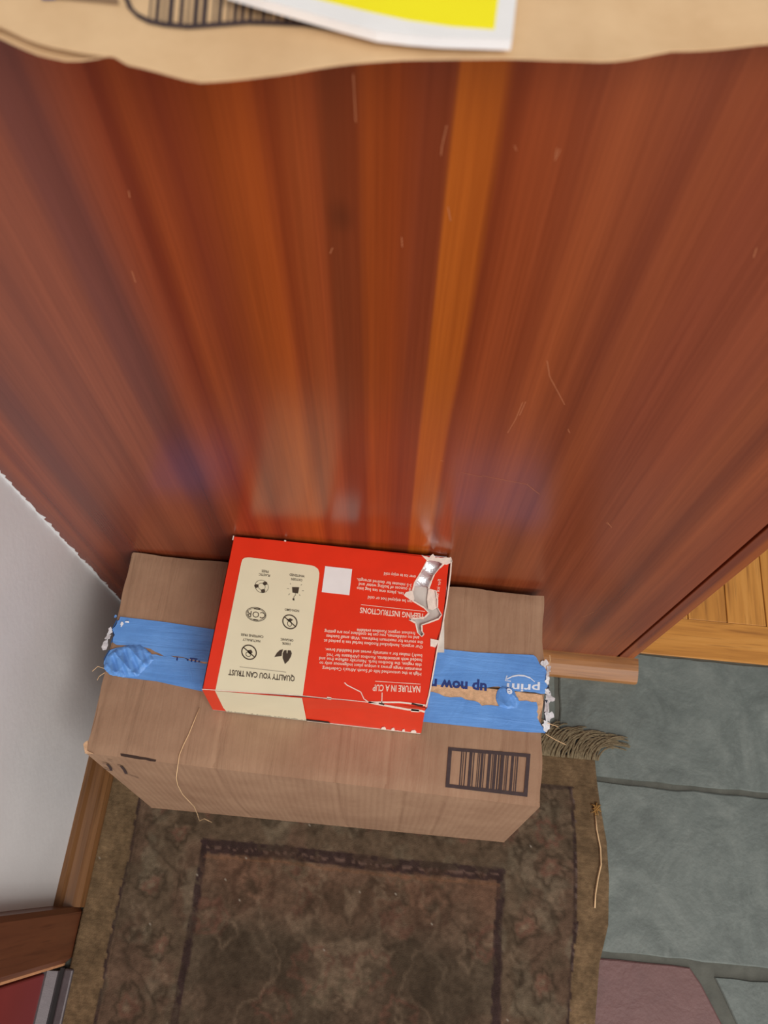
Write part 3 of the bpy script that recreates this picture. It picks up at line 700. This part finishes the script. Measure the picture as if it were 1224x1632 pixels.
def text_mesh(body, bold):
    cu = bpy.data.curves.new('t', 'FONT'); cu.body = body; cu.size = 1; cu.resolution_u = 2; cu.offset = bold; cu.fill_mode = 'FRONT'
    ob = bpy.data.objects.new('t', cu); COL.objects.link(ob)
    dg = bpy.context.evaluated_depsgraph_get(); dg.update(); me = bpy.data.meshes.new_from_object(ob.evaluated_get(dg))
    v = [p.co.copy() for p in me.vertices]; f = [tuple(p.vertices) for p in me.polygons]
    bpy.data.objects.remove(ob); bpy.data.curves.remove(cu); bpy.data.meshes.remove(me); return v, f
def text_px(body, p0, p1, ptop, z, mat, parent, bold=0.0, cap=0.69, name='printed_text'):
    # baseline start, baseline end and the top of the first capital, all as pixels on the level z
    v, f = text_mesh(body, bold); x0 = min(p.x for p in v); x1 = max(p.x for p in v)
    A, B, D = pz(*p0, z), pz(*p1, z), pz(*ptop, z)
    return mesh_obj(name, [A + (B - A) * ((p.x - x0) / (x1 - x0)) + (D - A) * (p.y / cap) for p in v], f, mat, parent)
zt = ZT + .0007
text_px('up now n', (776,1090), (686,1082), (775.5,1106), zt, M['tape_text'], tape_up, .035)
text_px('prim', (860.5,1091.5), (808,1089), (860,1104), zt, M['tape_white'], tape_up, .02)
text_px('e', (817,1099), (808,1097), (816,1111), ZB + .0036, M['tape_white'], scrap, .03)
fg = MB()
for k, (u, v, l) in enumerate(((283,1048,5), (300,1050.5,3), (306,1051,4), (312,1052,4), (318,1053,3), (309,1049.5,-6))):
    if l > 0: fg.stroke([pz(u, v, ZB), pz(u - .8, v + l, ZB)], .0016, zt)
    else: fg.stroke([pz(u + l, v, ZB), pz(u - l, v + 1.4, ZB)], .0012, zt)
fg = fg.build('letter_fragments', M['tape_text'], tape_lo); fg['kind'] = 'stuff'
sm = MB(); A = [(852,1087),(845,1081),(836,1077.5),(826,1076.5),(816,1078.5),(807,1083)]
wds = [.0004, .0011, .0015, .0016, .0013, .0010]
for i in range(5): sm.stroke([pz(*A[i], 0 + ZB), pz(*A[i+1], ZB)], (wds[i] + wds[i+1]) / 2, zt)
sm.stroke([pz(808,1077,ZB), pz(805,1085,ZB), pz(814,1086,ZB)], .0009, zt)
sm.build('smile_print', M['tape_white'], tape_up)
# dent lines pressed into the flaps, scuffed corner
flat_px('scuffed_corner', jag([(133,1186),(140,1180),(139,1196),(150,1202),(136,1201),(133,1186)], .6, 4, 2)[:-1], ZB - .001, .0006, M['card_torn'], box)

# thread lying over the front of the box
th = MB(); pa_ = [(318,1128),(309,1150),(301,1170),(292,1188),(285,1204),(284,1216)]
P = [pz(u, v, ZB + .0014) for u, v in pa_[:4]] + [pz(285.5, 1204, ZB + .0016), pz(284.2, 1214, ZB + .002), pz(284, 1218, ZB + .0012) + Vector((0, -.004, 0))]
P += [front_pt(u, v) + Vector((0, -.0075, 0)) for u, v in ((284,1224),(286,1236),(294,1252),(303,1262),(312,1272),(317,1284),(320,1296),(328,1292),(340,1298))]
tag(th.tube(P, .0004, 6).build('thread', M['thread'], None, True), 'long pale thread hanging over the front edge of the cardboard box', 'thread')

# ------------------------------------------------------------------ red tea carton
ZC = 0.330; ZL = ZB + .0012
tea = empty('tea_box'); tag(tea, 'red and cream tea carton with torn end lying on the cardboard box', 'tea box')
tl, trr, brr, bll = (372.5, 854), (716, 890), (678, 1128), (322, 1099)
torn_px = [(510 + a / 5.564, 870 + b / 5.564) for a, b in ((948,132),(985,118),(1040,136),(1108,150),(1062,196),(1012,258),(985,320),(962,382),(1028,398),(1042,480),(1040,545),(1078,612),(1052,648),(962,682),(902,702),(904,758),(922,782),(903,806),(868,772),(848,684),(792,652),(930,634),(966,596),(922,548),(828,492),(748,440),(762,418),(820,402),(842,322),(892,240))]
top_out = [tl, (540, 871.5), (672, 887), (716, 890), (713.5, 905), (708, 960), (701, 1004), (696, 1020), (690, 1060), (682, 1110), brr, (640, 1124), (560, 1117), (480, 1109), (400, 1104), bll]
flat_px('top_panel', top_out, ZC, -.0006, M['red'], tea, [torn_px])
tP = lambda p: pz(*p, ZC)
fl_, fr_ = tP(bll), tP(brr); bl_, br_ = tP(tl), tP((712, 889))
fl_b, fr_b = Vector((fl_.x - .003, fl_.y - .005, ZL)), Vector((fr_.x + .001, fr_.y - .011, ZL))
def slab(name, quad, th, mat, par): return MB().prism(quad, th).build(name, mat, par)
front = slab('front_panel', [fl_, fr_, fr_b, fl_b], (0, .0006, 0), M['red'], tea)
slab('back_panel', [bl_, br_, Vector((br_.x - .004, br_.y, ZL)), Vector((bl_.x, bl_.y, ZL))], (0, -.0006, 0), M['red'], tea)
slab('left_end', [bl_, fl_, fl_b, Vector((bl_.x, bl_.y, ZL))], (.0006, 0, 0), M['red'], tea)
slab('bottom_panel', [fl_b, fr_b, Vector((br_.x - .004, br_.y, ZL)), Vector((bl_.x, bl_.y, ZL))], (0, 0, .0006), M['carton_inner'], tea)
# opened right end: two bent flaps with white cut edges
ep = [(716,890),(713.5,905),(708,960),(701,1004),(694,1040),(686,1090),(680,1128)]
E1 = [pz(u, v, ZC) for u, v in ep]; mb = MB()
for a, b in zip(E1[:-1], E1[1:]): mb.add([a, b, b - Vector((.006, 0, .07)), a - Vector((.006, 0, .07)), a + Vector((.0005,0,0)), b + Vector((.0005,0,0)), b - Vector((.0055, 0, .07)), a - Vector((.0055, 0, .07))], [(0,1,2,3),(4,5,6,7),(0,1,5,4)])
mb.build('end_flap', M['red'], tea)
eb = [(719,888),(720.5,893),(719,915),(713,960),(706,1000),(699,1030),(692,1070),(685,1108),(680,1127)]
E2 = [pz(u, v, ZC + .001) for u, v in eb]; mb = MB()
for i, (a, b) in enumerate(zip(E2[:-1], E2[1:])): mb.add([a, b, b - Vector((.003, 0, .06)), a - Vector((.003, 0, .06)), a + Vector((-.0012,0,0)), b + Vector((-.0012,0,0)), b - Vector((.004, 0, .06)), a - Vector((.004, 0, .06))], [(0,1,2,3),(4,5,6,7),(0,1,5,4)])
mb.build('outer_flap', M['torn_white'], tea)
flat_px('torn_corner', jag([(672,885),(684,889),(690,883),(694,889),(718,889),(721,895),(712,900),(704,898),(694,894),(680,893),(672,885)], .6, 4, 3)[:-1], ZC + .0004, .0006, M['torn_white'], tea)
flat_px('torn_corner', [(686,1018),(700,1021),(694,1032),(686,1030)], ZC + .0004, .0005, M['torn_white'], tea)
# what shows through the tear: foil pouch, grey inside, torn pulp
def bumpy(name, pxs_rect, z, h, mat, par, seed, n=22):
    u0, v0, u1, v1 = pxs_rect; r = random.Random(seed); ph = [r.uniform(0, 6) for _ in range(4)]; v = []; f = []
    for j in range(n + 1):
        for i in range(n + 1):
            p = pz(u0 + (u1 - u0) * i / n, v0 + (v1 - v0) * j / n, z); a, b = i / n * 6, j / n * 6
            v.append((p.x, p.y, z + h * (math.sin(a * 1.7 + b * .8 + ph[0]) * .5 + math.sin(b * 2.3 - a + ph[1]) * .35 + abs(math.sin(a * 1.1 - b * 1.4 + ph[2])) * .5)))
    for j in range(n):
        for i in range(n): f.append((j*(n+1)+i, j*(n+1)+i+1, (j+1)*(n+1)+i+1, (j+1)*(n+1)+i))
    return mesh_obj(name, v, f, mat, par, False)
bumpy('foil_pouch', (630, 886, 712, 950), ZC - .0052, .0024, M['foil'], tea, 3)
bumpy('inner_carton', (636, 936, 708, 1040), ZC - .0032, .0009, M['carton_inner'], tea, 5)
flat_px('torn_pulp', [(510 + a / 5.564, 870 + b / 5.564) for a, b in ((960,380),(1030,398),(1044,480),(1042,545),(1000,570),(960,560),(948,480))], ZC - .002, .0008, M['torn_white'], tea)
rim = MB(); tp_ = [pz(u, v, ZC) for u, v in torn_px]
rr = random.Random(9)
for i in range(len(tp_)):
    a, b = tp_[i], tp_[(i + 1) % len(tp_)]
    rim.stroke([a, b], rr.uniform(.0006, .0018), ZC + .0003)
rim.build('torn_rim', M['torn_white'], tea)
flat_px('torn_rim', [(510 + a / 5.564, 870 + b / 5.564) for a, b in ((745,440),(762,418),(822,402),(838,470),(828,492))], ZC + .0002, .0002, M['torn_white'], tea)
# cream printed panel running over the front fold
zc = ZC + .00025
def rc(cx, cy, ex, ey, ax, ay, n=6): return [(cx + ex * math.cos(q) + ax * math.sin(q), cy + ey * math.cos(q) + ay * math.sin(q)) for q in [i * math.pi / 2 / n for i in range(n + 1)]]
cream = flat_px('cream_panel', [(343.2, 1100.8), (384.6, 897)] + [(386.5, 891.5), (390, 889), (395, 888.4), (400, 888.6)] + [(496, 901), (502, 903), (507, 907), (509, 913), (508.6, 920)] + [(482.3, 1109.2)], zc - .0001, .0001, M['cream'], tea)
def on_front(u, v):                      # pixel -> the carton's front panel
    n = (fr_ - fl_).cross(fl_b - fl_).normalized(); d = ray(u, v)
    if n.y > 0: n = -n
    return CAM + d * ((fl_ - CAM).dot(n) / d.dot(n)) + n * .0002
FNV = (fr_ - fl_).cross(fl_b - fl_).normalized(); FNV = -FNV if FNV.y > 0 else FNV
def fq(sx, tt): return lerp(lerp(fl_, fr_, sx), lerp(fl_b, fr_b, sx), tt) + FNV * .0003
MB().prism([fq(.059, 0), fq(.25, 0), fq(.4495, 0), fq(.452, 1), fq(.25, 1), fq(.068, 1), fq(.060, .8)], FNV * .0001).build('cream_panel', M['cream'], tea)
sc_ = MB(); rr = random.Random(8)
for k in range(30):                       # scuffed lower fold
    a = .07 + .38 * k / 30; sc_.prism([fq(a, .985 - rr.uniform(0, .06)), fq(a + .012, .985 - rr.uniform(0, .06)), fq(a + .012, 1), fq(a, 1)], FNV * .0002)
sc_ = sc_.build('scuffed_fold', M['grey_line'], tea); sc_['kind'] = 'stuff'
we = MB()
for k in range(24):
    a = .455 + .54 * k / 24; hh = .022 * rr.uniform(.4, 1); we.prism([fq(a, 1 - hh), fq(a + .0225, 1 - hh * rr.uniform(.6, 1.2)), fq(a + .0225, 1), fq(a, 1)], FNV * .0003)
for a, wd in ((.82, .024), (.865, .018), (.915, .014), (.962, .028)):
    we.prism([fq(a - wd / 2, .99), fq(a - wd * .3, .90), fq(a + wd * .2, .87), fq(a + wd / 2, .93), fq(a + wd * .45, .99)], FNV * .0005)
we = we.build('worn_edge', M['torn_white'], tea); we['kind'] = 'stuff'
slot2 = MB().prism([fq(.452, .93), fq(.56, .93), fq(.565, .985), fq(.452, .985)], FNV * .0003).build('split_in_fold', M['card_dark'], tea)
we = MB()
for pts, wd in (([(322,1098.6),(400,1103.5),(480,1109),(500,1111),(523,1113.5),(545,1115),(588,1119.5)], .0006), ([(521,1112.6),(528,1113.6)], .0022), ([(588,1119.5),(605,1123),(650,1131),(672,1133),(677,1135)], .0016), ([(588,1119.5),(637,1119.5),(660,1122),(679,1124.5)], .0014),
                ([(549,1088),(553,1092),(575,1103),(580,1114),(588,1119.5)], .0008), ([(609,1104),(608.5,1121)], .0007), ([(655,1132),(668,1133)], .0026), ([(372.5,854),(371,861)], .001), ([(453,862),(456,862.6)], .0014)):
    we.stroke([pz(u, v, ZC) for u, v in pts], wd, ZC + .0004)
we.build('worn_fold', M['torn_white'], tea)['kind'] = 'stuff'
st = MB(); st.stroke([pz(u, v, ZC) for u, v in ((604,1121),(611,1122.5),(612,1124))], .0014, ZC + .0005); st.stroke([pz(u, v, ZC) for u, v in ((656,1121.5),(666,1124),(674,1125))], .0016, ZC + .0005)
st.build('split_in_fold', M['card_dark'], tea)['kind'] = 'stuff'
# blank white square where the code is printed
flat_px('white_square', [(510 + a / 5.564, 870 + b / 5.564) for a, b in ((46,180),(285,206),(260,437),(15,410))], ZC + .0002, .0001, M['white_paper'], tea)

def c5(a, b): return (500 + a / 5.3217, 1000 + b / 5.3217)
def c4(a, b): return (510 + a / 5.5636, 870 + b / 5.5636)
def c6(a, b): return (330 + a / 6.042, 880 + b / 6.042)
zp = ZC + .0004
def up(body, p0, p1, h, mat, bold=0.0, par=tea):   # text printed upside down: h = cap height in pixels, downwards in the photo
    return text_px(body, p0, p1, (p0[0] - h * .06, p0[1] + h), zp, mat, par, bold)
up('QUALITY YOU CAN TRUST', (470,1077.6), (364.5,1067.2), 8.6, M['brown_print'], .025)
up('NATURE IN A CUP', (670,1093.6), (594.5,1091), 10, M['white_print'], .018)
up('TEEPING INSTRUCTIONS', c4(925,603), c4(357,546), 8.6, M['white_print'], .018)
body = [("High in the untouched hills of South Africa's Cederberg", c5(912,384), c5(75,332)), ('mountain range grows a unique plant indigenous only to', c5(914,346), c5(50,288)),
        ('this region, the Rooibos herb. Naturally caffeine free and', c5(916,306), c5(48,250)), ("loaded with antioxidants, Rooibos (Afrikaans for 'red", c5(918,266), c5(112,220)), ("bush') makes for a naturally sweet and healthful brew.", c5(920,228), c5(98,174)),
        ('Our organic, handpicked Rooibos herbal tea is packed at', c5(925,154), c5(88,100)), ('the source for maximum freshness. With small batches', c5(928,116), c5(108,60)), ('and no middlemen, you can be confident you are getting', c5(895,76), c5(92,20))]
for s, a, b in body: up(s, a, b, 5.0, M['white_print'], .012)
up('freshest organic Rooibos available', c5(862,38), c5(367,10), 5.0, M['white_print'], .012)
up('can be enjoyed hot or cold', c4(822,482), c4(425,444), 5.0, M['white_print'], .012)
up('tea, place one tea bag into', c4(745,412), c4(328,362), 5.0, M['white_print'], .012)
up('8 ounces of boiling water and', c4(806,372), c4(345,326), 5.0, M['white_print'], .012)
up('3-5 minutes for desired strength.', c4(814,338), c4(328,286), 5.0, M['white_print'], .012)
up('over ice to enjoy cold', c4(850,262), c4(568,234), 5.0, M['white_print'], .012)
text_px('For ice tea', c4(1074,300), c4(1046,470), c4(1046,296), zp, M['white_print'], tea, .012)
def icon_label(s, cx, cy, wd, h=22):
    up(s, c6(cx + wd / 2, cy - h / 2 + wd * .055), c6(cx - wd / 2, cy - h / 2 - wd * .055), h / 6.042, M['brown_print'], .02)
for a in (('100%', 763, 882, 78), ('ORGANIC', 770, 845, 122), ('NATURALLY', 428, 850, 168), ('CAFFEINE FREE', 435, 805, 216), ('NON-GMO', 818, 560, 138), ('OXYGEN', 865, 265, 108), ('WHITENED', 868, 225, 146), ('PLASTIC', 553, 220, 108), ('FREE', 560, 185, 66)): icon_label(*a)
text_px('COR', c6(566,584), c6(384,562), c6(560,642), zp, M['brown_print'], tea, .0, .69)
ic = MB()
def ring_px(mb, cx, cy, rx, ry, wd, n=28, a0=0, a1=2 * math.pi, tilt=.11):
    closed = a1 - a0 > 6.28
    pts = []
    for i in range(n if closed else n + 1):
        q = a0 + (a1 - a0) * i / n; dx, dy = rx * math.cos(q), ry * math.sin(q); pts.append(pz(*c6(cx + dx, cy + dy + dx * tilt), ZC))
    mb.stroke(pts, wd, zp, closed=closed)
def blobpx(mb, pts): 
    P = [pz(*c6(*p), zp) for p in pts]; mb.add(P, [tuple(x) for x in tessellate_polygon([P])])
def line_px(mb, pts, wd): mb.stroke([pz(*c6(*p), ZC) for p in pts], wd, zp)
def icon(name, fn):
    mb = MB(); fn(mb); return mb.build(name, M['brown_print'], cream)
def leaf(mb):
    blobpx(mb, [(750,1078),(728,1020),(728,975),(742,946),(766,942),(768,975),(774,975),(776,944),(806,946),(816,975),(808,1005),(785,1045)]); blobpx(mb, [(648,1010),(672,970),(702,942),(732,936),(722,970),(718,1000)])
icon('leaf_print', leaf)
def nocaf(mb): ring_px(mb, 405, 965, 70, 68, .0011); line_px(mb, [(352,918),(456,1010)], .001); blobpx(mb, [(382,945),(425,940),(440,965),(415,985),(395,970)]); ring_px(mb, 398, 985, 24, 22, .0006)
icon('crossed_cup_print', nocaf)
def nogmo(mb): ring_px(mb, 798, 672, 68, 66, .0011); line_px(mb, [(748,626),(850,716)], .001); blobpx(mb, [(765,655),(800,636),(830,652),(806,668),(785,662)]); ring_px(mb, 795, 690, 20, 26, .0006)
icon('crossed_plant_print', nogmo)
def cor(mb): ring_px(mb, 472, 600, 96, 66, .0006); ring_px(mb, 472, 600, 84, 56, .0004); line_px(mb, [(452,545),(512,552)], .0012); line_px(mb, [(448,650),(490,656)], .001)
icon('oval_seal_print', cor)
def bag(mb):
    blobpx(mb, [(818,336),(888,338),(876,398),(822,390)]); line_px(mb, [(852,396),(852,415),(838,430),(832,455)], .0005); blobpx(mb, [(822,448),(840,444),(842,466),(826,464)])
    for a, b in (((770,352),(790,354)), ((915,374),(934,374)), ((800,400),(784,414)), ((888,410),(898,422)), ((808,312),(800,302)), ((904,322),(914,310))): line_px(mb, [a, b], .0004)
icon('tea_bag_print', bag)
def cyc(mb):
    for cx, cy in ((476,326), (558,302), (540,374)): blobpx(mb, [(cx-22,cy-8),(cx-4,cy-18),(cx+20,cy-14),(cx+18,cy+12),(cx-6,cy+20),(cx-18,cy+10)])
    ring_px(mb, 527, 332, 64, 60, .0004); ring_px(mb, 527, 332, 34, 32, .0004)
icon('recycling_print', cyc)
ru = MB(); ru.stroke([pz(u, v, ZC) for u, v in ((382,1063),(456,1071.5))], .0006, zp); ru.build('rule', M['grey_line'], cream)
ru = MB(); ru.stroke([pz(u, v, ZC) for u, v in ((598,1085.8),(670,1090.5))], .0005, zp); ru.build('rule', M['white_print'], tea); ru = MB(); ru.stroke([pz(*c4(365,522), ZC), pz(*c4(930,582), ZC)], .0005, zp); ru.build('rule', M['white_print'], tea)

# ------------------------------------------------------------------ kraft bag and booklet on the cabinet top
bagE = empty('paper_bag'); tag(bagE, 'flattened kraft paper bag overhanging the top of the brown cabinet', 'paper bag')
def bagz(x, y): return .8712 + .0011 * math.sin(x * 34 + 1) + .0008 * math.sin(x * 71 + y * 30) + .0005 * math.sin(y * 80 + x * 20)
def front_edge(pxs, z):
    P = [pz(u, v, z) for u, v in pxs]; return [p.x for p in P], [p.y for p in P]
def bag_sheet(name, pxs, zoff, th, x0, x1, yb):
    ex, ey = front_edge(pxs, .8712 + zoff)
    def f(s, t):
        x = x0 + (x1 - x0) * s; y0 = float(np.interp(x, ex, ey)); y = y0 + (yb - y0) * t ** 1.5
        return Vector((x, y, bagz(x, y) + zoff)), Vector((0, 0, 1))
    return sheet(name, f, 90, 30, th, M['kraft'], bagE)
bag_sheet('upper_layer', [(-260,-10),(-120,10),(0,44),(50,68),(90,78),(135,84),(180,86),(200,97),(235,102),(310,120),(380,118),(460,115),(560,104),(650,96),(720,95),(800,97),(880,102),(950,102),(990,97),(1030,85),(1070,73),(1130,70),(1224,64),(1400,70),(1560,80)], 0, .0006, -.245, .205, .30)
bag_sheet('lower_layer', [(-260,10),(-120,25),(0,62),(30,77),(60,89),(100,98),(140,96),(182,84),(235,92),(310,108),(460,104),(650,86),(950,90),(1070,62),(1224,54),(1400,60),(1560,70)], -.0042, .0006, -.24, .20, .30)
bp = MB()
def bag_quad(a, b, c, d): bp.add([Vector((q.x, q.y, bagz(q.x, q.y) + .0005)) for q in (pz(*p, .8715) for p in (a, b, c, d))], [(0, 1, 2, 3)])
lowb = [(196,-8),(203,12),(218,26),(236,34),(260,38),(300,41),(350,39),(395,38),(440,42),(485,46),(540,54)]
for a, b in zip(lowb[:-1], lowb[1:]): bag_quad(a, b, (b[0] + 1, b[1] - 8), (a[0] + 1, a[1] - 8))
def lowv(u): return float(np.interp(u, [p[0] for p in lowb[1:]], [p[1] for p in lowb[1:]]))
bag_quad((196,-8),(204,12),(211,10),(203,-10))
rr = random.Random(6); u = 236
while u < 500:
    wd = rr.choice((3, 4, 7, 9)); v = lowv(u)
    bag_quad((u, v - 5), (u + wd, lowv(u + wd) - 5), (u + wd + 7, -60), (u + 7, -60)); u += wd + rr.choice((5, 6, 9))
bp.build('barcode_print', M['ink'], bagE)
bp = MB(); bag_quad((66,-10),(70,8),(92,7),(90,-10)); bp.build('blue_print', M['tape_text'], bagE)
bp = MB(); bag_quad((93,-10),(93,6),(190,8),(186,-10)); bp.build('grey_print', plain('grey_brown_print', C(140, 110, 80), .7), bagE)
bk = empty('booklet'); tag(bk, 'yellow and white booklet lying on the kraft paper bag', 'booklet')
zk = .8785
F = [(816,64),(760,62),(700,60),(650,56),(600,50),(540,34),(480,17),(420,0),(360,-18)]
fp = [pz(u, v, zk) for u, v in F]; rd = (pz(823, 0, zk) - pz(816, 64, zk)).normalized()
outl = fp + [fp[-1] + rd * .20, fp[0] + rd * .20]
MB().prism([p - Vector((0, 0, .0035)) for p in outl], (0, 0, .0031)).build('pages', M['white_paper'], bk)
MB().prism([p + Vector((0, 0, -.0003)) for p in outl], (0, 0, .0004)).build('cover', M['white_paper'], bk)
Yp = [pz(u, v, zk + .0002) for u, v in ((788,47),(720,42),(650,32),(590,19),(520,2),(460,-14))]
MB().prism(Yp + [Yp[-1] + rd * .17, Yp[0] + rd * .17], (0, 0, .0001)).build('yellow_cover_print', M['yellow'], bk)
